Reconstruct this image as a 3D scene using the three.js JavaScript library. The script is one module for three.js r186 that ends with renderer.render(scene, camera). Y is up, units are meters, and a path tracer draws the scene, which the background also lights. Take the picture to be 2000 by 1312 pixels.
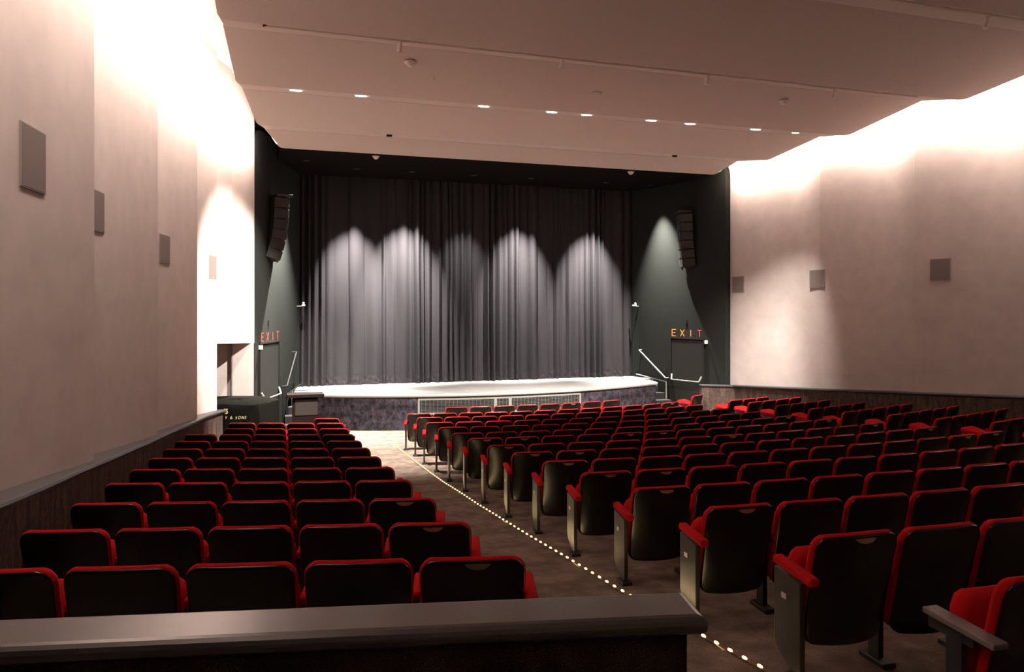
import * as THREE from 'three';
import { RoundedBoxGeometry } from 'three/addons/geometries/RoundedBoxGeometry.js';
import { TextGeometry } from 'three/addons/geometries/TextGeometry.js';
import { FontLoader } from 'three/addons/loaders/FontLoader.js';
import { RectAreaLightUniformsLib } from 'three/addons/lights/RectAreaLightUniformsLib.js';
import { mergeGeometries, mergeVertices, toCreasedNormals } from 'three/addons/utils/BufferGeometryUtils.js';
import { ImprovedNoise } from 'three/addons/math/ImprovedNoise.js';

// ---------------------------------------------------------------- camera, exposure
const scene = new THREE.Scene();
scene.background = new THREE.Color(0x000000);
const Y0 = 3.2;                                   // eye height above the lowest floor
const camera = new THREE.PerspectiveCamera(2 * Math.atan(656 / 1461.9) * 180 / Math.PI, 2000 / 1312, 0.05, 100);
camera.position.set(0, Y0, 0);
camera.rotation.y = -17.763 * Math.PI / 180;
camera.setViewOffset(2000, 1312, 0, 57, 2000, 1312);
const renderer = new THREE.WebGLRenderer({ antialias: true });
renderer.toneMapping = THREE.LinearToneMapping;
renderer.toneMappingExposure = 0.53;
renderer.shadowMap.enabled = true;
RectAreaLightUniformsLib.init();

// light levels
const WARM = new THREE.Color(1.0, 0.815, 0.72);
const COVE = 1250, DOWN = 920, WASH = 1550, STRIP = 30;

// ---------------------------------------------------------------- helpers
const XC = 5.869;                                  // centre line of the hall
const P = (x, h, D) => new THREE.Vector3(x, h + Y0, -D);   // h: above the eye, D: distance towards the stage
let seed = 7;
const rnd = () => { seed = (seed * 16807) % 2147483647; return (seed - 1) / 2147483646; };
const clamp = (v, a, b) => Math.min(b, Math.max(a, v));
const lerp = (a, b, t) => a + (b - a) * t;
const ORD = ['first', 'second', 'third', 'fourth', 'fifth', 'sixth', 'seventh', 'eighth', 'ninth', 'tenth', 'eleventh', 'twelfth', 'thirteenth', 'fourteenth', 'fifteenth'];
const used = new Map();
function numbered(n) { const k = used.get(n) || 0; used.set(n, k + 1); return k ? n + '_' + String(k).padStart(3, '0') : n; }
function tag(o, label, category, group, kind) {
  if (label) o.userData.label = label;
  if (category) o.userData.category = category;
  if (group) o.userData.group = group;
  if (kind) o.userData.kind = kind;
  return o;
}
function mesh(name, geo, mat, parent) {
  const g = Array.isArray(geo) ? mergeGeometries(geo.map(q => (q.index ? q.toNonIndexed() : q)).map(q => { const c = new THREE.BufferGeometry(); for (const k of ['position', 'normal', 'uv']) if (q.attributes[k]) c.setAttribute(k, q.attributes[k]); return c; })) : geo;
  const m = new THREE.Mesh(g, mat);
  m.name = (parent && parent !== scene) ? name : numbered(name);
  (parent || scene).add(m);
  return m;
}
function thing(name, label, category, group, kind) {
  const g = new THREE.Group(); g.name = numbered(name); scene.add(g);
  return tag(g, label, category, group, kind);
}
function box(w, h, d, x, y, z, r) {
  const g = r ? new RoundedBoxGeometry(w, h, d, 2, r) : new THREE.BoxGeometry(w, h, d);
  g.translate(x, y, z); return g;
}
function tube(a, b, r, seg = 10) {                  // straight bar between two points
  const d = new THREE.Vector3().subVectors(b, a), g = new THREE.CylinderGeometry(r, r, d.length(), seg);
  g.applyQuaternion(new THREE.Quaternion().setFromUnitVectors(new THREE.Vector3(0, 1, 0), d.clone().normalize()));
  g.translate((a.x + b.x) / 2, (a.y + b.y) / 2, (a.z + b.z) / 2); return g;
}
function pipe(pts, r, n = 40) { return new THREE.TubeGeometry(new THREE.CatmullRomCurve3(pts, false, 'catmullrom', 0.05), n, r, 8); }
function planUV(g) {                                // uv in metres by dominant normal
  const p = g.attributes.position, n = g.attributes.normal, uv = new Float32Array(p.count * 2);
  for (let i = 0; i < p.count; i++) {
    const ax = Math.abs(n.getX(i)), ay = Math.abs(n.getY(i)), az = Math.abs(n.getZ(i));
    let a, b;
    if (ay >= ax && ay >= az) { a = p.getX(i); b = p.getZ(i); }
    else if (ax >= az) { a = p.getZ(i); b = p.getY(i); } else { a = p.getX(i); b = p.getY(i); }
    uv[2 * i] = a; uv[2 * i + 1] = b;
  }
  g.setAttribute('uv', new THREE.BufferAttribute(uv, 2)); return g;
}
// plan outline [[x, D], ...] raised from h0 to h1
function prism(pts, h0, h1, bevel = 0, shift) {
  const s = new THREE.Shape(pts.map(([x, D]) => new THREE.Vector2(x, D)));
  let g = new THREE.ExtrudeGeometry(s, { depth: h1 - h0 - 2 * bevel, bevelEnabled: bevel > 0, bevelSize: bevel, bevelThickness: bevel, bevelOffset: -bevel, bevelSegments: 3, curveSegments: 8 });
  g.rotateX(-Math.PI / 2); g.translate(0, h0 + bevel + Y0, 0);
  if (shift) { const p = g.attributes.position; for (let i = 0; i < p.count; i++) p.setY(i, p.getY(i) + shift(p.getX(i), -p.getZ(i), p.getY(i) - Y0)); g.computeVertexNormals(); }
  return planUV(g);
}
// cross-section [[dx, dy], ...] (closed) carried along path [[x, h, D], ...]
function sweep(section, path, smooth = 0.6) {
  const n = section.length, pos = [], idx = [];
  for (const q of path) for (const [dx, dy] of section) pos.push(q[0] + dx * (q[3] ?? 1), q[1] + dy + Y0, -q[2]);
  for (let i = 0; i + 1 < path.length; i++) for (let j = 0; j < n; j++) { const a = i * n + j, b = i * n + (j + 1) % n; idx.push(a, b, a + n, b, b + n, a + n); }
  for (let j = 1; j + 1 < n; j++) { idx.push(0, j + 1, j); const o = (path.length - 1) * n; idx.push(o, o + j, o + j + 1); }
  let g = new THREE.BufferGeometry(); g.setAttribute('position', new THREE.Float32BufferAttribute(pos, 3)); g.setIndex(idx);
  g = toCreasedNormals(g, smooth); return planUV(g);
}
// rounded cushion / moulded board: front and rear faces meeting in a round edge
function pad({ w, h, r = 0.05, rb = 0.02, t, nx = 14, ny = 14, bend = 0, bendTop = bend, y0 = 0, z0 = 0, lean = 0, H = 0, taper = 0 }) {
  const e = t / 2, pos = [], idx = [], uv = [];
  const S = [...Array(nx + 1)].map((_, i) => -Math.cos(Math.PI * i / nx)), V = [...Array(ny + 1)].map((_, i) => 0.5 - 0.5 * Math.cos(Math.PI * i / ny));
  for (const side of [1, -1]) for (const v of V) {
    const y = v * h; let hw = w / 2 - taper * (1 - v);
    if (y > h - r) hw += -r + Math.sqrt(Math.max(0, r * r - (y - h + r) ** 2));
    else if (y < rb) hw += -rb + Math.sqrt(Math.max(0, rb * rb - (rb - y) ** 2));
    for (const s of S) {
      const x = s * hw, d = Math.min((1 - Math.abs(s)) * hw, y, h - y), k = 1 - clamp(d / e, 0, 1);
      const zo = e * (1 - Math.sqrt(1 - k * k)), Y = y + y0;
      pos.push(x, Y, side * (e - zo) + z0 + lerp(bend, bendTop, v) * (1 - (2 * x / w) ** 2) - lean * (H - Y)); uv.push(x, Y);
    }
  }
  const m = nx + 1, o = m * (ny + 1);
  for (let j = 0; j < ny; j++) for (let i = 0; i < nx; i++) { const a = j * m + i; idx.push(a, a + 1, a + m, a + 1, a + m + 1, a + m, o + a, o + a + m, o + a + 1, o + a + 1, o + a + m, o + a + m + 1); }
  const g = new THREE.BufferGeometry(); g.setAttribute('position', new THREE.Float32BufferAttribute(pos, 3)); g.setAttribute('uv', new THREE.Float32BufferAttribute(uv, 2)); g.setIndex(idx);
  g.computeVertexNormals(); return g;
}

// ---------------------------------------------------------------- textures and materials
const noise = new ImprovedNoise();
const fbm = (x, y, z, oct) => { let v = 0, a = 0.5, f = 1; for (let i = 0; i < oct; i++) { v += a * noise.noise(x * f, y * f, z); a *= 0.5; f *= 2; } return v; };
function tex(n, fn, metres, srgb) {
  const d = new Uint8Array(n * n * 4);
  for (let j = 0; j < n; j++) for (let i = 0; i < n; i++) { const c = fn(i / n, j / n, i, j), o = 4 * (j * n + i); d[o] = clamp(c[0] * 255, 0, 255); d[o + 1] = clamp(c[1] * 255, 0, 255); d[o + 2] = clamp(c[2] * 255, 0, 255); d[o + 3] = 255; }
  const t = new THREE.DataTexture(d, n, n); t.wrapS = t.wrapT = THREE.MirroredRepeatWrapping; t.repeat.set(1 / metres, 1 / metres);
  t.magFilter = THREE.LinearFilter; t.minFilter = THREE.LinearMipmapLinearFilter; t.generateMipmaps = true;
  if (srgb) t.colorSpace = THREE.SRGBColorSpace; t.needsUpdate = true; return t;
}
const grey = f => (u, v, i, j) => { const k = f(u, v, i, j); return [k, k, k]; };
const plasterBump = tex(512, grey((u, v) => 0.5 + 0.55 * fbm(u * 9, v * 6, 1.7, 4)), 3.0);
const plasterTint = tex(256, (u, v) => { const k = 0.955 + 0.07 * fbm(u * 7, v * 7, 4.2, 4); return [k, k, k]; }, 2.4, true);
const carpetTint = tex(512, (u, v, i, j) => { const k = 0.72 + 0.34 * fbm(u * 10, v * 10, 2.2, 4) + 0.16 * (rnd() - 0.5); return [k, k * 0.985, k * 0.97]; }, 2.2, true);
const carpetBump = tex(256, grey(() => rnd()), 0.35);
const pileTint = tex(512, (u, v) => { const a = fbm(u * 14, v * 9, 7.3, 5), b = fbm(u * 40, v * 26, 3.3, 3); const k = 0.70 + 0.55 * a + 0.35 * b; return [k, k * 0.98, k]; }, 1.6, true);
const brownPile = tex(512, (u, v) => { const a = fbm(u * 16, v * 3, 9.1, 4), b = fbm(u * 60, v * 30, 5.3, 3); const k = 0.72 + 0.4 * a + 0.3 * b; return [k, k * 0.97, k * 0.95]; }, 1.5, true);
const weaveBump = tex(256, grey((u, v, i, j) => 0.5 + 0.25 * Math.sin(i * Math.PI / 2) * Math.sin(j * Math.PI / 2) + 0.3 * (rnd() - 0.5)), 0.12);
const deckTint = tex(512, (u, v) => { const k = 0.86 + 0.12 * fbm(u * 4, v * 40, 2.9, 4) + 0.1 * fbm(u * 6, v * 6, 8, 3); return [k, k, k]; }, 3, true);
const meshTint = tex(64, grey((u, v, i, j) => ((i >> 2) + (j >> 2)) % 2 ? 0.62 : 0.95), 0.05, true);

const std = (c, rough, o = {}) => new THREE.MeshStandardMaterial({ color: c, roughness: rough, ...o });
const matte = (c, rough, spec, o = {}) => new THREE.MeshPhysicalMaterial({ color: c, roughness: rough, specularIntensity: spec, ...o });
const rgb = (r, g, b) => new THREE.Color().setRGB(r, g, b);
const M = {
  wall: std(rgb(0.515, 0.435, 0.40), 0.85, { map: plasterTint, bumpMap: plasterBump, bumpScale: 0.003 }),
  ceil: std(rgb(0.54, 0.455, 0.42), 0.9),
  slab: std(rgb(0.5, 0.44, 0.41), 0.9),
  black: matte(rgb(0.014, 0.0148, 0.0128), 0.8, 0.25, { bumpMap: plasterBump, bumpScale: 0.003 }),
  soffit: matte(rgb(0.006, 0.0045, 0.004), 0.9, 0.1),
  carpet: matte(rgb(0.31, 0.24, 0.195), 1, 0.2, { map: carpetTint, bumpMap: carpetBump, bumpScale: 0.004 }),
  wainscot: matte(rgb(0.125, 0.088, 0.075), 0.95, 0.2, { map: brownPile }),
  cap: std(rgb(0.05, 0.05, 0.052), 0.35),
  parapet: matte(rgb(0.10, 0.064, 0.045), 1, 0.1, { map: carpetTint, bumpMap: carpetBump, bumpScale: 0.008 }),
  parapetCap: new THREE.MeshPhysicalMaterial({ color: rgb(0.035, 0.032, 0.032), roughness: 0.3, clearcoat: 0.9, clearcoatRoughness: 0.22, bumpMap: plasterBump, bumpScale: 0.001 }),
  fascia: matte(rgb(0.068, 0.060, 0.070), 0.95, 0.2, { map: pileTint }),
  deck: matte(rgb(0.33, 0.315, 0.30), 0.6, 0.5, { map: deckTint }),
  nosing: std(rgb(0.30, 0.28, 0.255), 0.5),
  curtain: new THREE.MeshPhysicalMaterial({ color: rgb(0.026, 0.0235, 0.0245), roughness: 0.9, specularIntensity: 0.12, sheen: 0.03, sheenRoughness: 0.5, sheenColor: rgb(0.3, 0.27, 0.29), bumpMap: weaveBump, bumpScale: 0.0006, side: THREE.DoubleSide }),
  shell: new THREE.MeshPhysicalMaterial({ color: rgb(0.002, 0.0018, 0.0015), roughness: 0.26, specularIntensity: 1 }),
  red: new THREE.MeshPhysicalMaterial({ color: rgb(0.33, 0.005, 0.007), roughness: 0.95, specularIntensity: 0.2, bumpMap: weaveBump, bumpScale: 0.0006, sheen: 0.12, sheenRoughness: 0.5, sheenColor: rgb(0.7, 0.05, 0.05) }),
  panel: std(rgb(0.036, 0.034, 0.030), 0.38, { metalness: 0.25 }),
  iron: std(rgb(0.010, 0.0095, 0.009), 0.5),
  pan: std(rgb(0.10, 0.105, 0.11), 0.5),
  plaque: std(rgb(0.30, 0.22, 0.12), 0.35, { metalness: 0.8 }),
  white: std(rgb(0.75, 0.72, 0.68), 0.5),
  offwhite: std(rgb(0.80, 0.70, 0.63), 0.5),
  door: matte(rgb(0.014, 0.0134, 0.0115), 0.6, 0.4),
  frame: matte(rgb(0.015, 0.0145, 0.013), 0.6, 0.3),
  steel: std(rgb(0.42, 0.41, 0.38), 0.35, { metalness: 0.6 }),
  rail: std(rgb(0.26, 0.26, 0.23), 0.45),
  grille: std(rgb(0.17, 0.17, 0.15), 0.6),
  slat: std(rgb(0.10, 0.10, 0.09), 0.6),
  channel: std(rgb(0.12, 0.07, 0.035), 0.5),
  armGrey: std(rgb(0.12, 0.10, 0.09), 0.5),
  dark: std(rgb(0.008, 0.008, 0.008), 0.8),
  speaker: std(rgb(0.24, 0.187, 0.165), 0.8, { map: meshTint }),
  speakerFrame: std(rgb(0.26, 0.215, 0.195), 0.7),
  cab: matte(rgb(0.020, 0.017, 0.014), 0.6, 0.4),
  cabGrille: matte(rgb(0.055, 0.046, 0.038), 0.6, 0.4, { map: meshTint }),
  wood: matte(rgb(0.009, 0.0042, 0.0035), 0.6, 0.2),
  greyPanel: matte(rgb(0.026, 0.022, 0.019), 0.7, 0.3),
  cover: matte(rgb(0.005, 0.0046, 0.0034), 0.95, 0.08, { bumpMap: plasterBump, bumpScale: 0.01 }),
  gold: std(rgb(0.75, 0.60, 0.32), 0.5),
  tread: matte(rgb(0.03, 0.029, 0.03), 0.9, 0.2),
  tubeGlow: new THREE.MeshStandardMaterial({ color: 0x000000, emissive: WARM, emissiveIntensity: 8 }),
  lampGlow: new THREE.MeshStandardMaterial({ color: 0x000000, emissive: rgb(1, 0.95, 0.88), emissiveIntensity: 30 }),
  bulbGlow: new THREE.MeshStandardMaterial({ color: 0x000000, emissive: rgb(1, 0.66, 0.28), emissiveIntensity: 8 }),
  neonOrange: new THREE.MeshStandardMaterial({ color: 0x000000, emissive: rgb(1, 0.27, 0.03), emissiveIntensity: 4.5 }),
  neonRed: new THREE.MeshStandardMaterial({ color: 0x000000, emissive: rgb(1, 0.12, 0.04), emissiveIntensity: 3 }),
};

// ---------------------------------------------------------------- the raked floor
const FT = [[-3, -1.66], [1, -1.67], [2, -1.80], [3.03, -1.93], [4.10, -2.066], [5.10, -2.18], [6.09, -2.272], [7.14, -2.381], [8.09, -2.468], [9.08, -2.562], [10.06, -2.639], [11.06, -2.729], [12.08, -2.799], [13.03, -2.86], [14.05, -2.916], [15.03, -2.978], [17, -3.085], [19.2, -3.17], [30, -3.17]];
function table(T, d) { if (d <= T[0][0]) return T[0][1]; for (let i = 1; i < T.length; i++) if (d <= T[i][0]) return lerp(T[i - 1][1], T[i][1], (d - T[i - 1][0]) / (T[i][0] - T[i - 1][0])); return T[T.length - 1][1]; }
const kapD = D => clamp(0.0479 + 0.0048 * (D - 9.03), 0.015, 0.085);
function floorH(x, D) {
  const a = Math.abs(x - XC), th = (13 + 0.5 * (D - 3.4) / 1.067) * Math.PI / 180, m = clamp((19 - D) / 2, 0, 1);
  const d = D - m * (kapD(D) * Math.min(a, 3.24) ** 2 / 2 + Math.tan(th) * Math.max(0, a - 4.65));
  return table(FT, d);
}
{
  const pos = [], uv = [], idx = [], nx = 70, nz = 110, x0 = -2.7, x1 = 14.4, d0 = -3.2, d1 = 22.6;
  for (let j = 0; j <= nz; j++) for (let i = 0; i <= nx; i++) { const x = lerp(x0, x1, i / nx), D = lerp(d0, d1, j / nz); pos.push(x, floorH(x, D) + Y0, -D); uv.push(x, D); }
  for (let j = 0; j < nz; j++) for (let i = 0; i < nx; i++) { const a = j * (nx + 1) + i, b = a + nx + 1; idx.push(a, a + 1, b, a + 1, b + 1, b); }
  const g = new THREE.BufferGeometry(); g.setAttribute('position', new THREE.Float32BufferAttribute(pos, 3)); g.setAttribute('uv', new THREE.Float32BufferAttribute(uv, 2)); g.setIndex(idx); g.computeVertexNormals();
  tag(mesh('floor', g, M.carpet), 'taupe carpeted floor sloping down to the stage', null, null, 'structure');
}

// ---------------------------------------------------------------- side walls
const RAIL = [[-3, -0.72], [1.5, -0.8], [5, -1.10], [6, -1.205], [8, -1.42], [10, -1.62], [14.9, -1.975], [18.4, -2.22]];
const railH = D => table(RAIL, D);
const XL = [[-3.2, -1.68], [0, -1.66], [5.38, -1.60], [6.23, -1.585], [7.56, -1.555], [9.43, -1.49], [12.26, -1.37], [14.47, -1.16], [16.14, -0.91], [18.2, -0.6]];
const xL = D => table(XL, D);
const railL = D => floorH(xL(D), D) + 0.9;
const LSTEP = [-3.2, 1.5, 4.7, 7.9, 11.08, 14.1, 15.91];
const panelL = i => [xL(LSTEP[i]) - 0.28, xL(LSTEP[i + 1]) - (i === 5 ? 0.1 : 0.05)];
const xR = D => 12.9 - 0.08 * (D - 10);
const WT = 5.05;                                    // wall top above the eye
{
  const wl = thing('wall_left', 'pale plaster left wall of overlapping vertical panels', null, null, 'structure');
  for (let i = 0; i + 1 < LSTEP.length; i++) {
    const a = LSTEP[i], b = LSTEP[i + 1], [xa, xb] = panelL(i);
    mesh('wall_panel', prism([[xa, a], [-2.35, a], [-2.35, b], [xb, b]].reverse(), -3.3, WT), M.wall, wl);
  }
  const hd = (x, D, h) => (h < 1 ? lerp(-0.73, -0.83, clamp((D - 15.9) / 2.1, 0, 1)) - (-0.73) : 0);
  mesh('wall_panel', prism([[-1.2, 15.91], [-2.35, 15.91], [-2.35, 17.0], [-0.814, 17.0]].reverse(), -0.73, WT, 0, hd), M.wall, wl);
  mesh('wall_panel', prism([[-0.93, 17.0], [-2.35, 17.0], [-2.35, 18.6], [-0.45, 18.6], [-0.39, 18.17]].reverse(), -0.73, WT, 0, hd), M.wall, wl);
  mesh('alcove_wall', prism([[-0.40, 18.02], [-0.86, 18.02], [-0.86, 18.10], [-2.5, 18.10], [-2.5, 18.4], [-0.45, 18.4]].reverse(), -3.3, -0.5), M.wall, wl);
  mesh('alcove_wall', prism([[-2.5, 15.91], [-2.7, 15.91], [-2.7, 18.4], [-2.5, 18.4]].reverse(), -3.3, -0.3), M.wall, wl);
  mesh('corner_strip', box(0.02, 2.6, 0.02, -0.865, Y0 - 1.9, -18.03), M.speakerFrame, wl);

  const path = []; for (let i = 0; i <= 54; i++) { const D = lerp(-3.2, 16.1, i / 54); path.push([xL(D), railL(D), D]); }
  const wsec = path.map(q => [q[0], q[1], q[2]]);
  const n = wsec.length; // wainscot: inner face from the floor to the rail
  const wain = thing('wall_left_dado', 'brown fabric covered dado along the left wall', null, null, 'structure');
  for (let i = 0; i + 1 < n; i += 7) {
    const e = Math.min(n - 1, i + 7), seg = wsec.slice(i, e + 1);
    mesh('dado_panel', sweep([[-0.03, -0.02], [-0.03, -1.35], [-0.38, -1.35], [-0.38, -0.02]], seg.map((q, k) => [q[0], q[1], q[2] + (k === 0 && i ? 0.004 : 0)])), M.wainscot, wain);
  }
  tag(mesh('trim_1', sweep([[0.035, -0.03], [0.045, -0.012], [0.035, 0.006], [0.01, 0.014], [-0.38, 0.014], [-0.38, -0.03], [0.0, -0.045]], path), M.cap), 'dark rounded ledge capping the left dado', null, null, 'structure');

  const wr = thing('wall_right', 'pale plaster right wall of gently folded panels', null, null, 'structure');
  const rs = [-3.2, 1.85, 4.42, 7.01, 9.54, 12.31, 14.9, 18.3];
  for (let i = 0; i + 1 < rs.length; i++) {         // panels with a soft fold at each start
    const a = rs[i], b = rs[i + 1], pts = [];
    for (let k = 0; k <= 12; k++) { const t = k / 12, D = lerp(a, b, t), s = clamp(t / 0.3, 0, 1), sm = s * s * (3 - 2 * s); pts.push([xR(D) + lerp(0.06, 0.06 + 0.11 * (1 - (t - 0.3) / 0.7), i ? sm : 1), D]); }
    pts.push([14.2, b], [14.2, a]);
    const g = toCreasedNormals(prism(pts, -3.3, WT), 0.5); mesh('wall_panel', planUV(g), M.wall, wr);
  }
  const pr = []; for (let D = -3.2; D <= 18.32; D += 0.359) pr.push([xR(D), railH(D), D]);
  const wainR = thing('wall_right_dado', 'brown fabric covered dado along the right wall', null, null, 'structure');
  for (let i = 0; i + 1 < pr.length; i += 7) { const seg = pr.slice(i, Math.min(pr.length, i + 8)); mesh('dado_panel', sweep([[0.03, -0.02], [0.38, -0.02], [0.38, -1.35], [0.03, -1.35]], seg.map((q, k) => [q[0], q[1], q[2] + (k === 0 && i ? 0.004 : 0)])), M.wainscot, wainR); }
  mesh('dado_panel', prism([[12.31, 17.96], [11.5, 18.42], [11.5, 18.52], [12.36, 18.06]].reverse(), -3.3, -2.235), M.wainscot, wainR);
  tag(mesh('trim_3', prism([[12.26, 17.95], [11.48, 18.39], [11.48, 18.54], [12.36, 18.06]].reverse(), -2.235, -2.185, 0.015), M.cap), 'dark ledge capping the dado end by the right exit door', null, null, 'structure');
  tag(mesh('trim_2', sweep([[-0.035, -0.03], [0.0, -0.045], [0.38, -0.03], [0.38, 0.014], [-0.01, 0.014], [-0.035, 0.006], [-0.045, -0.012]], pr), M.cap), 'dark rounded ledge capping the right dado', null, null, 'structure');
  tag(mesh('wall_back', box(17, 9, 0.2, 5.9, Y0 + 0.9, 3.3), M.wall), 'plain wall behind the last rows', null, null, 'structure');
}

// ---------------------------------------------------------------- stage end: splayed dark walls, soffit, rear wall
const SK = (6.257 - 5.127) / (21.72 - 18.17);
const splayW = D => 5.127 + SK * (21.72 - D);
const SA = Math.atan(SK);                           // plan angle of the splay
function splayFrame(side) {                         // local x runs along the wall from its near edge, y up from the eye, z out of the wall
  const g = new THREE.Group(), w0 = splayW(18.17);
  g.position.copy(P(XC + side * w0, 0, 18.17));
  g.rotation.y = side > 0 ? -Math.PI / 2 - SA + Math.PI : Math.PI / 2 + SA - Math.PI;
  return g;
}
function onSplay(side, s, h, out = 0) {             // s metres from the near edge
  const D = 18.17 + s * Math.cos(SA), x = XC + side * (splayW(D)), nx = -side * Math.cos(SA), nD = -Math.sin(SA);
  return P(x + nx * out, h, D + nD * out);
}
const splayAngle = side => (side > 0 ? -(Math.PI / 2 - SA) : (Math.PI / 2 - SA));
const LEN = 3.55 / Math.cos(SA);
function placeOnSplay(g, side, s, h, out = 0) { g.rotateY(splayAngle(side)); const p = onSplay(side, s, h, out); g.translate(p.x, p.y, p.z); return g; }
for (const side of [-1, 1]) {
  // outline along the wall: u = distance from near edge; the top near corner is rounded
  const sh = new THREE.Shape(), top = 4.16, r = 0.55, dir = side > 0 ? -1 : 1;
  sh.moveTo(0, -3.3); sh.lineTo(dir * LEN, -3.3); sh.lineTo(dir * LEN, top); sh.lineTo(dir * r, top);
  sh.quadraticCurveTo(0, top, 0, top - r); sh.lineTo(0, -3.3);
  const g = new THREE.ExtrudeGeometry(sh, { depth: 0.22, bevelEnabled: true, bevelSize: 0.02, bevelThickness: 0.02, bevelOffset: -0.02, bevelSegments: 3, curveSegments: 14 });
  g.translate(0, 0, -0.24); planUV(g);
  g.rotateY(splayAngle(side)); const p = onSplay(side, 0, 0); g.translate(p.x, p.y, p.z);
  tag(mesh(side < 0 ? 'wall_stage_left' : 'wall_stage_right', g, M.black), side < 0 ? 'dark painted splayed wall left of the stage' : 'dark painted splayed wall right of the stage', null, null, 'structure');
}
tag(mesh('wall_stage_back', prism([[-1, 22.5], [13, 22.5], [13, 22.7], [-1, 22.7]], -3.3, WT), M.soffit), 'black wall behind the curtain', null, null, 'structure');
tag(mesh('ceiling', prism([[XC - 5.7, 18.02], [XC + 5.7, 18.02], [XC + splayW(19.8) - 0.02, 19.8], [XC + splayW(21.72) - 0.02, 21.72], [XC + 5.11, 22.5], [XC - 5.11, 22.5], [XC - splayW(21.72) + 0.02, 21.72], [XC - splayW(19.8) + 0.02, 19.8]], 3.70, 3.85), M.soffit), 'black soffit above the stage apron', null, null, 'structure');
tag(mesh('ceiling', prism([[-2.7, -3.4], [14.5, -3.4], [14.5, 22.7], [-2.7, 22.7]], WT, WT + 0.15), M.slab), 'pale slab above the hung ceiling', null, null, 'structure');

// ---------------------------------------------------------------- hung ceiling: sloping panels joined by rising bands
const CP = [[-3.2, 4.02, 6.75, 4.5, 3.93, 6.66], [5.3, 4.15, 6.66, 7.55, 3.92, 6.62], [8.4, 4.15, 6.6, 10.89, 3.895, 6.574], [11.8, 4.13, 6.56, 13.756, 3.842, 6.471], [14.57, 3.99, 6.39, 16.206, 3.723, 6.184], [17.3, 3.90, 6.03, 17.888, 3.618, 5.776]];
{
  const c = thing('ceiling', 'pale hung ceiling stepping in broad sloping panels towards the stage', null, null, 'structure');
  const T = 0.05;
  const slab = (name, a, ha, wa, b, hb, wb, r) => {
    const pts = [[XC - wa, a]], k = 6;
    for (let i = 0; i <= k; i++) { const t = i / k * Math.PI / 2; pts.push([XC - wb + r - r * Math.cos(t), b - r + r * Math.sin(t)]); }
    for (let i = 0; i <= k; i++) { const t = Math.PI / 2 - i / k * Math.PI / 2; pts.push([XC + wb - r + r * Math.cos(t), b - r + r * Math.sin(t)]); }
    pts.push([XC + wa, a]); pts.reverse();
    return mesh(name, prism(pts, 0, T, 0.015, (x, D) => lerp(ha, hb, (D - a) / (b - a))), M.ceil, c);
  };
  CP.forEach((q, i) => {
    slab('ceiling_panel', ...q, 0.16);
    if (i + 1 < CP.length) { const n = CP[i + 1]; slab('ceiling_band', q[3] - 0.06, q[4] + 0.012, q[5] - 0.02, n[0] + 0.05, n[1] + 0.012, n[2] - 0.02, 0.03); }
  });
}

// ---------------------------------------------------------------- cove lights hidden on the ceiling edges
const COVES = [];
CP.forEach((q, i) => { COVES.push(i ? q : [0.5, 3.98, 6.7, 4.5, 3.93, 6.66]); if (i < 5) { const n = CP[i + 1]; COVES.push([q[3] + 0.04, q[4] + 0.02, q[5] - 0.02, n[0] + 0.1, n[1] + 0.02, n[2] - 0.02]); } });
for (const side of [-1, 1]) COVES.forEach((q, i) => {
  const a = q[0] + 0.05, b = q[3] - 0.12, inset = 0.004;
  const p0 = P(XC + side * (q[2] - inset), q[1] + 0.075, a), p1 = P(XC + side * (q[5] - inset), q[4] + 0.075, b);
    const g = thing('cove_light', `warm cove tube on the ${side < 0 ? 'left' : 'right'} ceiling edge, ${ORD[10 - i]} counted from the stage`, 'cove light', 'cove lights along the ceiling edges');
  mesh('tube', tube(p0, p1, 0.012), M.tubeGlow, g);
  const mid = p0.clone().lerp(p1, 0.5), len = p0.distanceTo(p1);
  const back = mid.clone(); back.x -= side * 0.045; back.y -= 0.01;
  mesh('holder', tube(p0.clone().add(new THREE.Vector3(-side * 0.04, -0.012, 0)), p1.clone().add(new THREE.Vector3(-side * 0.04, -0.012, 0)), 0.02, 4), M.white, g);
  const L = new THREE.RectAreaLight(WARM, COVE, len, 0.05);
  L.position.copy(mid); L.position.x += side * 0.022;
  L.up.copy(p1.clone().sub(p0).normalize()).cross(new THREE.Vector3(side, 0, 0)).normalize();
  L.lookAt(L.position.x + side, L.position.y - 0.12, L.position.z);
  g.add(L);
});

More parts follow.
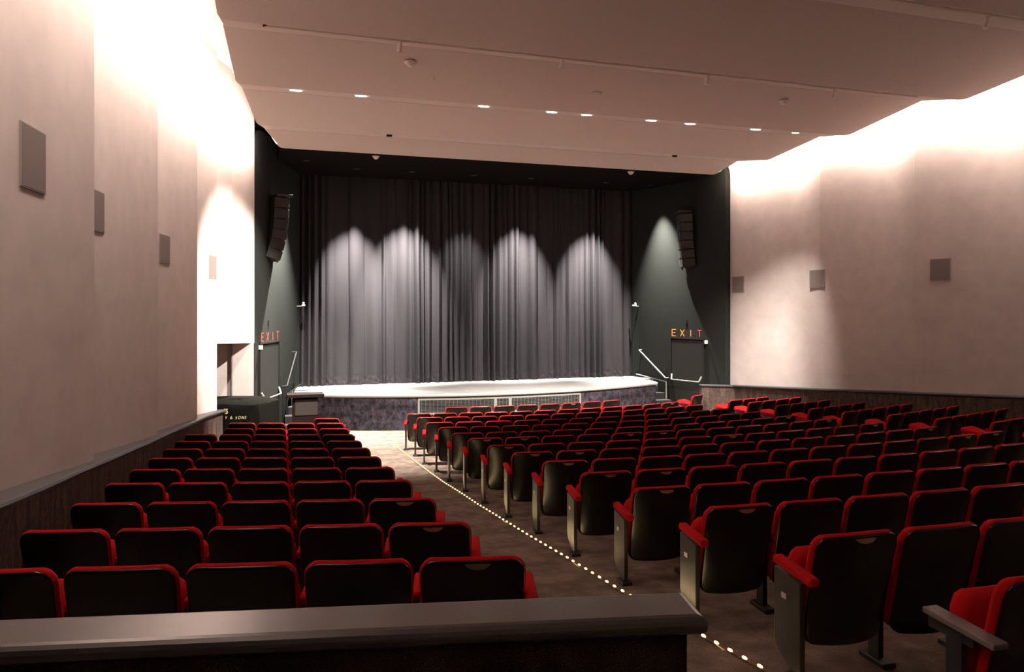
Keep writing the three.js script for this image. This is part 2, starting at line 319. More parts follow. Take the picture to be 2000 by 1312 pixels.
// ---------------------------------------------------------------- downlights in the band before the stage
function spot(parent, pos, target, power, angle, pen, color = new THREE.Color(1, 0.93, 0.86), radius = 2) {
  const l = new THREE.SpotLight(color, power, 0, angle, pen, 2); l.position.copy(pos); l.target.position.copy(target); l.shadow.radius = radius; parent.add(l); parent.add(l.target); return l;
}
{
  const xs = [0.41, 1.57, 3.93, 5.35, 6.11, 7.58, 8.51, 10.15, 11.2];
  const ord = ['leftmost', 'second from left', 'third from left, the brightest,', 'fourth from left', 'fifth and middle', 'sixth from left', 'seventh from left', 'eighth from left', 'rightmost and smallest'];
  const slope = Math.atan2(3.99 - 3.842, 14.57 - 13.756);
  xs.forEach((x, i) => {
    const D = 14.08, h = 3.842 + 0.012 + (D - 13.70) * Math.tan(slope);
    const g = thing('downlight', `${ord[i]} of the bright recessed downlights across the ceiling`, 'downlight', 'recessed ceiling downlights');
    const rot = q => { q.rotateX(-slope * -1); const p = P(x, h, D); q.translate(p.x, p.y, p.z); return q; };
    const ring = new THREE.TorusGeometry(0.10, 0.014, 8, 28); ring.rotateX(Math.PI / 2);
    mesh('trim_ring', rot(ring), M.offwhite, g);
    const disc = new THREE.CylinderGeometry(i === 8 ? 0.07 : 0.105, i === 8 ? 0.07 : 0.105, 0.014, 28); disc.translate(0, -0.012, 0);
    mesh('lens', rot(disc), M.lampGlow, g);
    const pos = P(x, h - 0.035, D);
    if (i === 2) spot(g, pos, P(-0.9, -0.3, 17.0), DOWN * 1.4, 0.42, 0.35, undefined, 1);
    else if (i === 5) spot(g, pos, P(12.3, -1.8, 17.6), DOWN * 0.22, 0.31, 1, undefined, 1);
    else if (i === 7) spot(g, pos, P(11.6, -3.0, 17.2), DOWN * 0.45, 0.34, 1);
    else spot(g, pos, P(x + (i < 2 ? 0.7 : i > 6 ? -0.5 : 0), -2.9, i === 1 ? 15.4 : 17.2 + (i % 2) * 0.6), DOWN * (i === 0 ? 0.4 : i === 1 ? 1.9 : 1), 0.55, 0.9);
  });
}

// ---------------------------------------------------------------- stage
const stageFront = x => 18.75 + 0.047 * (x - 5.95) ** 2;
const SH = -2.222;
{
  const out = (o) => { const p = []; for (let i = 0; i <= 40; i++) { const x = lerp(0.95 - o, 10.85 + o, i / 40); p.push([x, stageFront(clamp(x, 0.95, 10.85)) - o]); } return p.concat([[10.85 + o, 20.75], [XC + splayW(20.8) - 0.02, 20.8], [XC + splayW(21.72) - 0.02, 21.72], [XC + 5.1, 22.45], [XC - 5.1, 22.45], [XC - splayW(21.72) + 0.02, 21.72], [XC - splayW(20.8) + 0.02, 20.8], [0.95 - o, 20.75]]); };
  const st = thing('stage', 'raised stage with pale deck, rounded nosing and curved dark carpeted front', 'stage');
  // the front is open behind the ventilation grille: a recess 0.35 m deep
  const notch = []; for (const q of out(0)) { if (q[1] < 20.5 && q[0] > 3.6 && q[0] < 8.0) { notch.push([q[0], q[1] + 0.35]); } else notch.push(q); }
  const ia = notch.findIndex((q, i) => i && Math.abs(q[1] - notch[i - 1][1]) > 0.25), ib = notch.findIndex((q, i) => i > ia && Math.abs(q[1] - notch[i - 1][1]) > 0.25);
  notch.splice(ib, 0, [8.0, stageFront(8.0) + 0.35], [8.0, stageFront(8.0)]); notch.splice(ia, 0, [3.6, stageFront(3.6)], [3.6, stageFront(3.6) + 0.35]);
  mesh('fascia', [prism(out(0), -3.3, -2.72), prism(notch, -2.72, -2.40), prism(out(0), -2.40, SH - 0.10)], M.fascia, st);
  mesh('nosing', prism(out(0.05), SH - 0.10, SH - 0.012, 0.035), M.nosing, st);
  mesh('deck', prism(out(0.02), SH - 0.012, SH), M.deck, st);
  const ends = [[11.16, 'right'], [0.56, 'left']];
  for (const [cx, nm] of ends) {
    const s = thing('stage_steps', `dark carpeted steps beside the ${nm} end of the stage`, 'steps');
    for (let i = 0; i < 4; i++) { const w = 0.5 - 0.0 * i, d0 = 19.66 + 0.27 * i, hx = nm === 'right' ? Math.min(XC + splayW(d0 + 0.3) - 0.04, cx + w / 2) : Math.max(XC - splayW(d0 + 0.3) + 0.04, cx - w / 2); const x0 = nm === 'right' ? 10.91 : hx, x1 = nm === 'right' ? hx : 0.89; mesh('step', prism([[x0, d0], [x1, d0], [x1, d0 + 0.27], [x0, d0 + 0.27]], -3.3, -3.17 + 0.19 * (i + 1), 0.012), M.tread, s); }
  }
  // ventilation grille let into the stage front
  const gr = thing('vent_grille', 'long pale metal ventilation grille in the stage front', 'grille');
  const X0 = 3.6, X1 = 8.0, n = 3; const yT = -2.40, yB = -2.72;
  const at = (x, h, o) => P(x, h, stageFront(x) - o);
  const strip = (x0, x1, h0, h1, o0, o1) => { const p = []; const k = 12; for (let i = 0; i <= k; i++) { const x = lerp(x0, x1, i / k); p.push([x, stageFront(x) - o1]); } for (let i = k; i >= 0; i--) { const x = lerp(x0, x1, i / k); p.push([x, stageFront(x) - o0]); } return prism(p, h0, h1); };
  mesh('frame', [strip(X0 - 0.04, X1 + 0.04, yT, yT + 0.045, 0, 0.03), strip(X0 - 0.04, X1 + 0.04, yB - 0.045, yB, 0, 0.03), strip(X0 - 0.05, X0, yB - 0.02, yT + 0.02, 0, 0.03), strip(X1, X1 + 0.05, yB - 0.02, yT + 0.02, 0, 0.03)], M.grille, gr);
  for (const x of [5.55, 5.95]) mesh('mullion', strip(x - 0.04, x + 0.04, yB, yT, 0, 0.028), M.grille, gr);
  for (let i = 0; i < 8; i++) mesh('slat', strip(X0, X1, yB + 0.022 + i * 0.037, yB + 0.030 + i * 0.037, 0.006, 0.022), M.slat, gr);
  for (let i = 0; i < 44; i++) { const x = X0 + 0.05 + i * 0.1; if (Math.abs(x - 5.75) < 0.26 && Math.abs(Math.abs(x - 5.75) - 0.2) < 0.05) continue; mesh('bar', box(0.008, yT - yB, 0.012, x, (yT + yB) / 2 + Y0, -(stageFront(x) - 0.024)), M.slat, gr); }
}

// ---------------------------------------------------------------- curtain
{
  seed = 4711;
  const folds = []; let x = 0.73; const XE = 11.01; let k = 0;
  while (x < XE) { const w = 0.11 + 0.42 * rnd() * rnd() + 0.05 * rnd(); folds.push({ x0: x, x1: Math.min(XE, x + w), a: 0.05 + 0.15 * rnd(), p: 0.5 + 0.9 * rnd(), s: rnd() - 0.5, off: 0.07 * (rnd() - 0.5), fade: rnd() }); x += w; }
  const top = 3.74, bot = SH + 0.012, hem = bot + 0.30;
  const sheet = (xa, xb, ya, yb, lift, nx, ny) => {
    const pos = [], uv = [], idx = []; let fi = 0;
    for (let j = 0; j <= ny; j++) { const y = lerp(ya, yb, j / ny), q = (y - bot) / (top - bot);
      for (let i = 0; i <= nx; i++) {
        const X = lerp(xa, xb, i / nx);
        let xs = X + 0.05 * noise.noise(X * 1.3, q * 1.1, 3.3) * (1 - q);
        xs = clamp(xs, 0.731, XE - 0.001);
        const f = folds.find(g => xs < g.x1) || folds[folds.length - 1];
        const t = clamp((xs - f.x0) / (f.x1 - f.x0), 0, 1), sh = Math.pow(Math.sin(Math.PI * Math.pow(t, f.s > 0 ? 1 + f.s : 1 / (1 - f.s))), f.p);
        const amp = f.a * (0.75 + 0.45 * (1 - q)) * (f.fade > 0.75 ? 1 - 0.7 * q : 1);
        const D = 21.76 - sh * amp + f.off * Math.sin(Math.PI * t) - 0.008 * noise.noise(X * 9, y * 2.2, 1) * (1 - q) - 0.02 * noise.noise(X * 14, y * 9, 5) * Math.max(0, 1 - (y - bot) / 0.35) - lift;
        pos.push(X, y + Y0, -D); uv.push(X, y);
      } }
    const m = nx + 1; for (let j = 0; j < ny; j++) for (let i = 0; i < nx; i++) { const a = j * m + i; idx.push(a, a + 1, a + m, a + 1, a + m + 1, a + m); }
    const g = new THREE.BufferGeometry(); g.setAttribute('position', new THREE.Float32BufferAttribute(pos, 3)); g.setAttribute('uv', new THREE.Float32BufferAttribute(uv, 2)); g.setIndex(idx); g.computeVertexNormals(); return g;
  };
  const c = thing('stage_curtain', 'tall charcoal velvet stage curtain hanging in uneven folds', 'curtain');
  mesh('drape', sheet(0.735, 5.9, bot, top, 0, 520, 26), M.curtain, c);
  mesh('drape', sheet(5.86, 11.005, bot, top, 0.012, 520, 26), M.curtain, c);
  mesh('hem', sheet(0.735, 5.9, bot, hem, 0.012, 420, 8), M.curtain, c);
  mesh('hem', sheet(5.88, 11.005, bot, hem, 0.024, 420, 8), M.curtain, c);
  // downlights recessed in the black soffit wash the curtain and the splayed walls
  const W = [[2.15, 'curtain, far left'], [3.65, 'curtain, left of centre'], [5.4, 'curtain, centre'], [7.1, 'curtain, right of centre'], [9.45, 'curtain, far right']];
  W.forEach(([lx, nm], i) => {
    const g = thing('stage_washlight', `small recessed soffit light above the ${nm}`, 'downlight', 'recessed stage lights in the black soffit');
    const D = 20.35, ring = new THREE.TorusGeometry(0.075, 0.015, 8, 20); ring.rotateX(Math.PI / 2); const p = P(lx, 3.695, D); ring.translate(p.x, p.y, p.z);
    mesh('trim_ring', ring, M.dark, g);
    const can = new THREE.CylinderGeometry(0.06, 0.06, 0.02, 20); can.translate(p.x, p.y + 0.006, p.z); mesh('lens', can, M.cab, g);
    spot(g, P(lx, 3.66, D), P(lx, -0.34, 21.96), WASH * [1.2, 1.4, 0.22, 1.0, 1.1][i], [0.38, 0.42, 0.38, 0.42, 0.40][i], 0.95, new THREE.Color(1, 0.95, 0.93));
  });
  for (const side of [-1, 1]) {
    const g = thing('stage_washlight', `small recessed soffit light above the ${side < 0 ? 'left' : 'right'} exit door wall`, 'downlight', 'recessed stage lights in the black soffit');
    const lx = XC + side * 5.05, D = side < 0 ? 19.6 : 20.35, p = P(lx, 3.695, D), ring = new THREE.TorusGeometry(0.075, 0.015, 8, 20); ring.rotateX(Math.PI / 2); ring.translate(p.x, p.y, p.z);
    mesh('trim_ring', ring, M.dark, g); const can = new THREE.CylinderGeometry(0.06, 0.06, 0.02, 20); can.translate(p.x, p.y + 0.006, p.z); mesh('lens', can, M.cab, g);
    spot(g, P(lx, 3.66, D), P(lx + side * 0.25, -3, D - 0.3), WASH * (side < 0 ? 1.9 : 1.1), side < 0 ? 0.6 : 0.48, 1, new THREE.Color(1, 0.97, 0.9));
  }
}

// ---------------------------------------------------------------- exit doors, signs and fittings on the splayed walls
function letter(ch, w, h, t) {
  const b = (x0, y0, x1, y1) => tube(new THREE.Vector3(x0, y0, 0), new THREE.Vector3(x1, y1, 0), t, 6);
  return ch === 'E' ? [b(0, 0, 0, h), b(0, 0, w, 0), b(0, h / 2, w * 0.85, h / 2), b(0, h, w, h)] : ch === 'X' ? [b(0, 0, w, h), b(0, h, w, 0)] : ch === 'I' ? [b(w / 2, 0, w / 2, h)] : [b(w / 2, 0, w / 2, h), b(0, h, w, h)];
}
for (const side of [-1, 1]) {
  const nm = side < 0 ? 'left' : 'right', dir = side > 0 ? -1 : 1;
  // s measured from the near edge; the door spans s0..s1
  const s0 = side < 0 ? 0.30 : 0.78, s1 = side < 0 ? 1.72 : 2.03, mid = (s0 + s1) / 2, w = s1 - s0, top = side < 0 ? -0.86 : -0.93, floor = -3.17;
  const put = g => { placeOnSplay(g, side, mid, 0); return g; };
  const d = thing('door_' + (side < 0 ? 1 : 2), `dark grey ${nm} exit door with a push bar`, null, null, 'structure');
  mesh('door_leaf', put(box(w - 0.06, top - floor - 0.06, 0.05, 0, (top + floor) / 2 - 0.03, 0.008, 0.008)), M.door, d);
  mesh('door_frame', [put(box(0.045, top - floor + 0.02, 0.07, -w / 2 - 0.005, (top + floor) / 2, 0.01)), put(box(0.045, top - floor + 0.02, 0.07, w / 2 + 0.005, (top + floor) / 2, 0.01)), put(box(w + 0.05, 0.045, 0.07, 0, top, 0.01))], M.frame, d);
  const ph = -2.18, bar = [];
  const pb = (a, b, r) => put(tube(new THREE.Vector3(...a), new THREE.Vector3(...b), r));
  mesh('push_bar', [pb([-w / 2 + 0.1, ph, 0.11], [w / 2 - 0.1, ph, 0.11], 0.018), pb([-w / 2 + 0.1, ph, 0.11], [-w / 2 + 0.05, ph + 0.16, 0.045], 0.026), pb([w / 2 - 0.1, ph, 0.11], [w / 2 - 0.05, ph + 0.16, 0.045], 0.026)], M.steel, d);
  mesh('door_closer', put(box(0.06, 0.10, 0.09, side < 0 ? -w / 2 - 0.02 : w / 2 + 0.12, top - 0.09, 0.05, 0.01)), M.white, d);
  // sign
  const e = thing('exit_sign', `glowing orange EXIT letters over the ${nm} door`, 'exit sign', 'exit signs');
  const LW = 0.15, LH = 0.19, span = w - 0.12, base = side < 0 ? -0.81 : -0.87;
  ['E', 'X', 'I', 'T'].forEach((c, i) => {
    const gg = letter(c, LW, LH, 0.0078).map(q => { q.translate(-span / 2 + i * (span - LW) / 3, base, 0.04); return put(q); });
    mesh('letter_' + c.toLowerCase(), gg, side > 0 && i < 3 ? M.neonOrange : M.neonRed, e);
  });
  const pl = new THREE.PointLight(0xff5a20, 0.12); pl.position.copy(onSplay(side, mid, base + LH / 2, 0.12)); e.add(pl);
  // wall plates
  for (const [s, h, what] of side > 0 ? [[1.45, -0.44, 'over the right exit sign'], [3.45, -1.98, 'low on the wall by the right curtain edge'], [2.28, -1.94, 'by the top of the right exit door rail']] : [[0.98, -0.38, 'over the left exit sign']])
    tag(mesh('wall_plate', placeOnSplay(box(0.07, 0.13, 0.015, 0, 0, 0, 0.004), side, s, h, 0.012), M.frame), `small dark wall plate ${what}`, 'wall plate', 'dark wall plates');
  // handrail beside the steps
  const hr = thing('handrail', `${side < 0 ? 'dark' : 'pale'} tubular handrail sloping down beside the ${nm} stage steps`, 'handrail');
  const A = onSplay(side, side < 0 ? 2.95 : 3.28, side < 0 ? -1.22 : -1.36, 0.12), B = onSplay(side, side < 0 ? 2.1 : 2.16, side < 0 ? -2.05 : -2.16, 0.12);
  const wa = onSplay(side, side < 0 ? 2.95 : 3.28, side < 0 ? -1.22 : -1.36, 0.0), wb = onSplay(side, side < 0 ? 2.1 : 2.16, side < 0 ? -2.05 : -2.16, 0);
  const rm = side < 0 ? M.door : M.rail;
  mesh('bar', tube(A, B, 0.024), rm, hr); mesh('bracket', tube(A, wa, 0.02), rm, hr); mesh('bracket', tube(B, wb, 0.02), rm, hr);
  const C0 = onSplay(side, 3.42, -2.13, 0.1), C1 = onSplay(side, 2.16, -2.27, 0.1), C2 = onSplay(side, 2.14, -3.17, 0.1);
  mesh('lower_bar', tube(C0, C1, 0.018), rm, hr); mesh('post', tube(C1, C2, 0.022), rm, hr);
  // small camera beside the curtain
  const cm = thing('bracket_camera', `small pale camera on a bracket at the ${nm} edge of the curtain`, 'camera', 'cameras beside the curtain');
  mesh('arm', placeOnSplay(box(0.03, 0.03, 0.16, 0, 0, 0.08), side, 3.42, 0.02), M.steel, cm);
  mesh('body', placeOnSplay(box(0.16, 0.05, 0.06, 0, 0.02, 0.18, 0.012), side, 3.42, 0.02), M.white, cm);
  const lens = new THREE.SphereGeometry(0.035, 12, 8); lens.translate(0.03, 0.08, 0.17); mesh('lens', placeOnSplay(lens, side, 3.42, 0.02), M.white, cm);
  // line array loudspeaker: six cabinets on a bumper bar, curving back at the foot
  const la = thing('line_array', `curved column of six black loudspeaker cabinets on the ${nm} dark wall`, 'loudspeaker', 'line array loudspeakers');
  const S = side < 0 ? 1.05 : 1.2, W = 0.46, Hc = 0.265; let y = side < 0 ? 2.66 : 2.72, z = 0.42, ang = 0;
  const turn = side < 0 ? 0.62 : -0.62;
  const at = (g) => { g.rotateY(turn); return placeOnSplay(g, side, S, 0, 0.0); };
  mesh('bumper', at(box(W + 0.06, 0.06, 0.40, 0, y + 0.05, z - 0.12, 0.01)), M.cab, la);
  mesh('hanger', [at(tube(new THREE.Vector3(-0.2, y + 0.07, z - 0.12), new THREE.Vector3(-0.2, y + 0.07, 0.1), 0.02)), at(tube(new THREE.Vector3(0.2, y + 0.07, z - 0.12), new THREE.Vector3(0.2, y + 0.07, 0.1), 0.02))], M.cab, la);
  for (let i = 0; i < 6; i++) {
    ang += side > 0 ? 0.018 : i > 1 ? 0.07 : 0.02;
    const c = new THREE.Vector3(0, y - Hc / 2 * Math.cos(ang), z - Hc / 2 * Math.sin(ang));
    const pc = g => { g.rotateX(ang); g.translate(c.x, c.y, c.z); return at(g); };
    const cab = mesh('cabinet', pc(box(W, Hc - 0.02, 0.36, 0, 0, -0.18, 0.012)), M.cab, la);
    for (const gx of [-0.12, 0.12]) mesh('grille', pc(box(0.185, Hc - 0.06, 0.012, gx, 0, 0.006, 0.004)), M.cabGrille, cab);
    mesh('horn', pc(box(0.05, Hc - 0.05, 0.008, 0, 0, 0.002)), M.dark, cab);
    for (const q of [-1, 1]) mesh('rigging', pc(box(0.025, 0.09, 0.05, q * (W / 2 + 0.008), -Hc / 2, -0.06)), M.greyPanel, cab);
    y -= Hc * Math.cos(ang); z -= Hc * Math.sin(ang);
  }
}

// ---------------------------------------------------------------- piano under its cover, lectern
const font = await new FontLoader().loadAsync('fonts/droid/droid_sans_regular.typeface.json');
{
  const p = thing('covered_piano', 'grand piano under a black fitted cover with gold lettering', 'piano');
  const base = [[-1.42, 16.3], [-0.25, 16.05], [0.14, 16.9], [-0.25, 17.55], [-1.1, 17.75], [-1.62, 17.3]];
  const top = -1.96, bot = -2.93, pos = [], idx = [], N = 96, rings = 14;
  const cen = [-0.7, 16.95];
  const curve = new THREE.CatmullRomCurve3(base.map(([x, D]) => new THREE.Vector3(x, 0, D)), true, 'catmullrom', 0.12);
  const ring = curve.getSpacedPoints(N);
  for (let j = 0; j <= rings + 5; j++) for (let i = 0; i < N; i++) {
    const q = ring[i]; let k, h;
    if (j <= rings) { const t = j / rings; h = lerp(bot, top - 0.04, t); k = 1 + 0.035 * (1 - t) * (0.5 + 0.5 * Math.sin(i * 0.9 + 2 * Math.sin(i * 0.31))) + 0.012 * noise.noise(i * 0.3, t * 5, 2); }
    else { const t = (j - rings) / 5; h = top - 0.04 + 0.04 * Math.sin(Math.min(1, t * 1.6) * Math.PI / 2) + 0.02 * noise.noise(i * 0.2, t * 3, 8); k = 1 - t * t * 0.999 * (t > 0.3 ? 1 : 0.6) - 0.012 * t; if (t < 0.25) k = 1 - 0.02 * t * 4; }
    pos.push(cen[0] + (q.x - cen[0]) * k, h + Y0, -(cen[1] + (q.z - cen[1]) * k));
  }
  for (let j = 0; j < rings + 5; j++) for (let i = 0; i < N; i++) { const a = j * N + i, b = j * N + (i + 1) % N; idx.push(a, b, a + N, b, b + N, a + N); }
  let g = new THREE.BufferGeometry(); g.setAttribute('position', new THREE.Float32BufferAttribute(pos, 3)); g.setIndex(idx); g = toCreasedNormals(g, 0.7);
  mesh('cover', planUV(g), M.cover, p);
  for (const [x, D] of [[-1.2, 16.5], [-0.35, 16.35], [-0.7, 17.4]]) mesh('leg', tube(P(x, -3.08, D), P(x, -2.5, D), 0.045), M.dark, p);
    const yaw = -Math.atan2(0.25, 1.17); const onFront = (q, x, h) => { q.rotateY(yaw); const D = 16.3 - (x + 1.42) * 0.2137; const v = P(x, h, D - 0.085); q.translate(v.x, v.y, v.z); return q; };
  [['Y', 0], ['&', 0.095], ['S', 0.195], ['O', 0.248], ['N', 0.312], ['S', 0.372]].forEach(([ch, dx]) => {
    const tg = new TextGeometry(ch, { font, size: 0.056, depth: 0.004, curveSegments: 4 });
    tg.applyMatrix4(new THREE.Matrix4().set(1, 0.2, 0, 0, 0, 1, 0, 0, 0, 0, 1, 0, 0, 0, 0, 1));
    mesh('letter', onFront(tg, -0.91 + dx, -2.26), M.gold, p);
  });
  const em = [pipe([new THREE.Vector3(-0.03, 0.10, 0), new THREE.Vector3(-0.012, 0.06, 0), new THREE.Vector3(-0.035, 0.03, 0), new THREE.Vector3(-0.012, 0, 0)], 0.006, 16), pipe([new THREE.Vector3(0.03, 0.10, 0), new THREE.Vector3(0.012, 0.06, 0), new THREE.Vector3(0.035, 0.03, 0), new THREE.Vector3(0.012, 0, 0)], 0.006, 16), tube(new THREE.Vector3(-0.025, 0.0, 0), new THREE.Vector3(0.025, 0.0, 0), 0.006), tube(new THREE.Vector3(0, 0, 0), new THREE.Vector3(0, 0.1, 0), 0.006)];
  mesh('emblem', em.map(q => onFront(q, -0.885, -2.15)), M.gold, p);

  const l = thing('lectern', 'dark wooden lectern with a grey front panel and overhanging top', 'lectern');
  const LX = 0.72, LD = 17.85, LF = floorH(LX, LD) + Y0;
  mesh('body', box(0.56, 0.98, 0.46, LX, LF + 0.53, -LD, 0.012), M.wood, l);
  mesh('base', box(0.64, 0.06, 0.54, LX, LF + 0.03, -LD, 0.01), M.wood, l);
  const lt = box(0.82, 0.085, 0.62, 0, 0, 0, 0.015); lt.rotateX(-0.04); lt.translate(LX, LF + 1.075, -LD); mesh('desk_top', lt, M.wood, l);
  mesh('front_panel', box(0.50, 0.36, 0.02, LX + 0.02, LF + 0.82, -LD + 0.235, 0.006), M.greyPanel, l);
}

// ---------------------------------------------------------------- seats
const G = {
  shell: pad({ w: 0.496, h: 0.594, r: 0.068, rb: 0.06, t: 0.016, bend: 0.08, bendTop: 0.012, y0: 0.165, lean: 0.25, H: 0.765, z0: -0.006, nx: 18, ny: 18, taper: 0.012 }),
  back: pad({ w: 0.516, h: 0.555, r: 0.078, rb: 0.05, t: 0.062, bend: 0.08, bendTop: 0.012, y0: 0.212, lean: 0.25, H: 0.765, z0: -0.036, nx: 16, ny: 16, taper: 0.012 }),
  seatUp: pad({ w: 0.465, h: 0.44, r: 0.11, rb: 0.04, t: 0.10, bend: 0.012, y0: 0.185, lean: -0.26, H: 0.4, z0: -0.235, nx: 12, ny: 12 }),
  seatDown: (() => { const g = pad({ w: 0.455, h: 0.44, r: 0.12, rb: 0.04, t: 0.09, nx: 12, ny: 12 }); g.rotateX(-Math.PI / 2 + 0.32); g.translate(0, 0.445, -0.13); return g; })(),
  pan: (() => { const g = pad({ w: 0.43, h: 0.40, r: 0.11, rb: 0.04, t: 0.05, nx: 10, ny: 10 }); g.rotateX(-Math.PI / 2 + 0.32); g.translate(0, 0.385, -0.15); return g; })(),
  armEnd: (() => { const g = new RoundedBoxGeometry(0.062, 0.05, 0.33, 3, 0.018); g.rotateX(0.09); g.translate(0, 0.558, -0.135); return g; })(),
  armIn: (() => { const g = new RoundedBoxGeometry(0.046, 0.05, 0.24, 3, 0.018); g.rotateX(0.09); g.translate(0, 0.555, -0.235); return g; })(),
  armGrey: (() => { const g = new RoundedBoxGeometry(0.075, 0.025, 0.34, 2, 0.005); g.rotateX(0.05); g.translate(0, 0.53, -0.17); return g; })(),
  leg: mergeGeometries([new THREE.BoxGeometry(0.034, 0.5, 0.075).translate(0, 0.27, -0.20), new THREE.BoxGeometry(0.03, 0.06, 0.22).translate(0, 0.50, -0.22)]),
  foot: new RoundedBoxGeometry(0.085, 0.03, 0.19, 1, 0.006).translate(0, 0.008, -0.19),
  endPanel: (() => { const s = new THREE.Shape(); s.moveTo(0.075, 0.03); s.lineTo(0.075, 0.505); s.lineTo(0.30, 0.53); s.lineTo(0.30, 0.16); s.quadraticCurveTo(0.30, 0.10, 0.22, 0.065); s.lineTo(0.14, 0.02); s.closePath(); const g = new THREE.ExtrudeGeometry(s, { depth: 0.024, bevelEnabled: true, bevelSize: 0.004, bevelThickness: 0.004, bevelOffset: -0.004, bevelSegments: 2, curveSegments: 6 }); g.rotateY(Math.PI / 2); g.translate(-0.012, 0, 0); return g; })(),
  endFoot: new RoundedBoxGeometry(0.085, 0.03, 0.13, 1, 0.006).translate(0, 0.008, -0.11),
  tagL: new THREE.BoxGeometry(0.004, 0.028, 0.04).translate(-0.018, 0.40, -0.21),
  tagR: new THREE.BoxGeometry(0.004, 0.028, 0.04).translate(0.018, 0.40, -0.21),
  mark: new THREE.BoxGeometry(0.002, 0.014, 0.012).translate(-0.0205, 0.40, -0.21),
  plaque: (() => { const s = new THREE.Shape(); s.moveTo(-0.062, 0); s.lineTo(0.062, 0); s.quadraticCurveTo(0.045, -0.026, 0, -0.026); s.quadraticCurveTo(-0.045, -0.026, -0.062, 0); const g = new THREE.ExtrudeGeometry(s, { depth: 0.004, bevelEnabled: false, curveSegments: 8 }); g.rotateX(-0.14); g.translate(0.02, 0.746, 0.016 + 0.004); return g; })(),
};
function seat(x, D, turn, label, group, o = {}) {
  const c = thing('theatre_seat', label, 'seat', group);
  c.position.copy(P(x, floorH(x, D), D)); c.rotation.y = turn; if (o.scale) c.scale.x = o.scale;
  mesh('back_shell', G.shell, M.shell, c); mesh('back_cushion', G.back, M.red, c);
  if (o.down) { mesh('seat_cushion', G.seatDown, M.red, c); mesh('seat_pan', G.pan, M.pan, c); } else mesh('seat_cushion', G.seatUp, M.red, c);
  const hx = (o.pitch || 0.54) / 2 / (o.scale || 1);
  const end = (sgn, kind) => {
    const off = m => { m.position.x = sgn * (kind === 'in' ? hx : hx + 0.012); return m; };
    if (kind === 'in') { off(mesh('armrest', G.armIn, M.red, c)); const l = off(mesh('leg', G.leg, M.iron, c)); mesh('foot_plate', G.foot, M.iron, l); }
    else {
      off(mesh('armrest', kind === 'grey' ? G.armGrey : G.armEnd, kind === 'grey' ? M.armGrey : M.red, c));
      if (kind === 'grey') { const l = off(mesh('leg', G.leg, M.iron, c)); mesh('foot_plate', G.foot, M.iron, l); }
      else { const p = off(mesh('end_panel', G.endPanel, M.panel, c)); mesh('number_plate', sgn < 0 ? G.tagL : G.tagR, M.white, p); mesh('foot_plate', G.endFoot, M.iron, p); }
    }
  };
  end(-1, o.left || 'in'); if (o.right) end(1, o.right);
  if (o.plaque) mesh('plaque', G.plaque, M.plaque, c);
  return c;
}
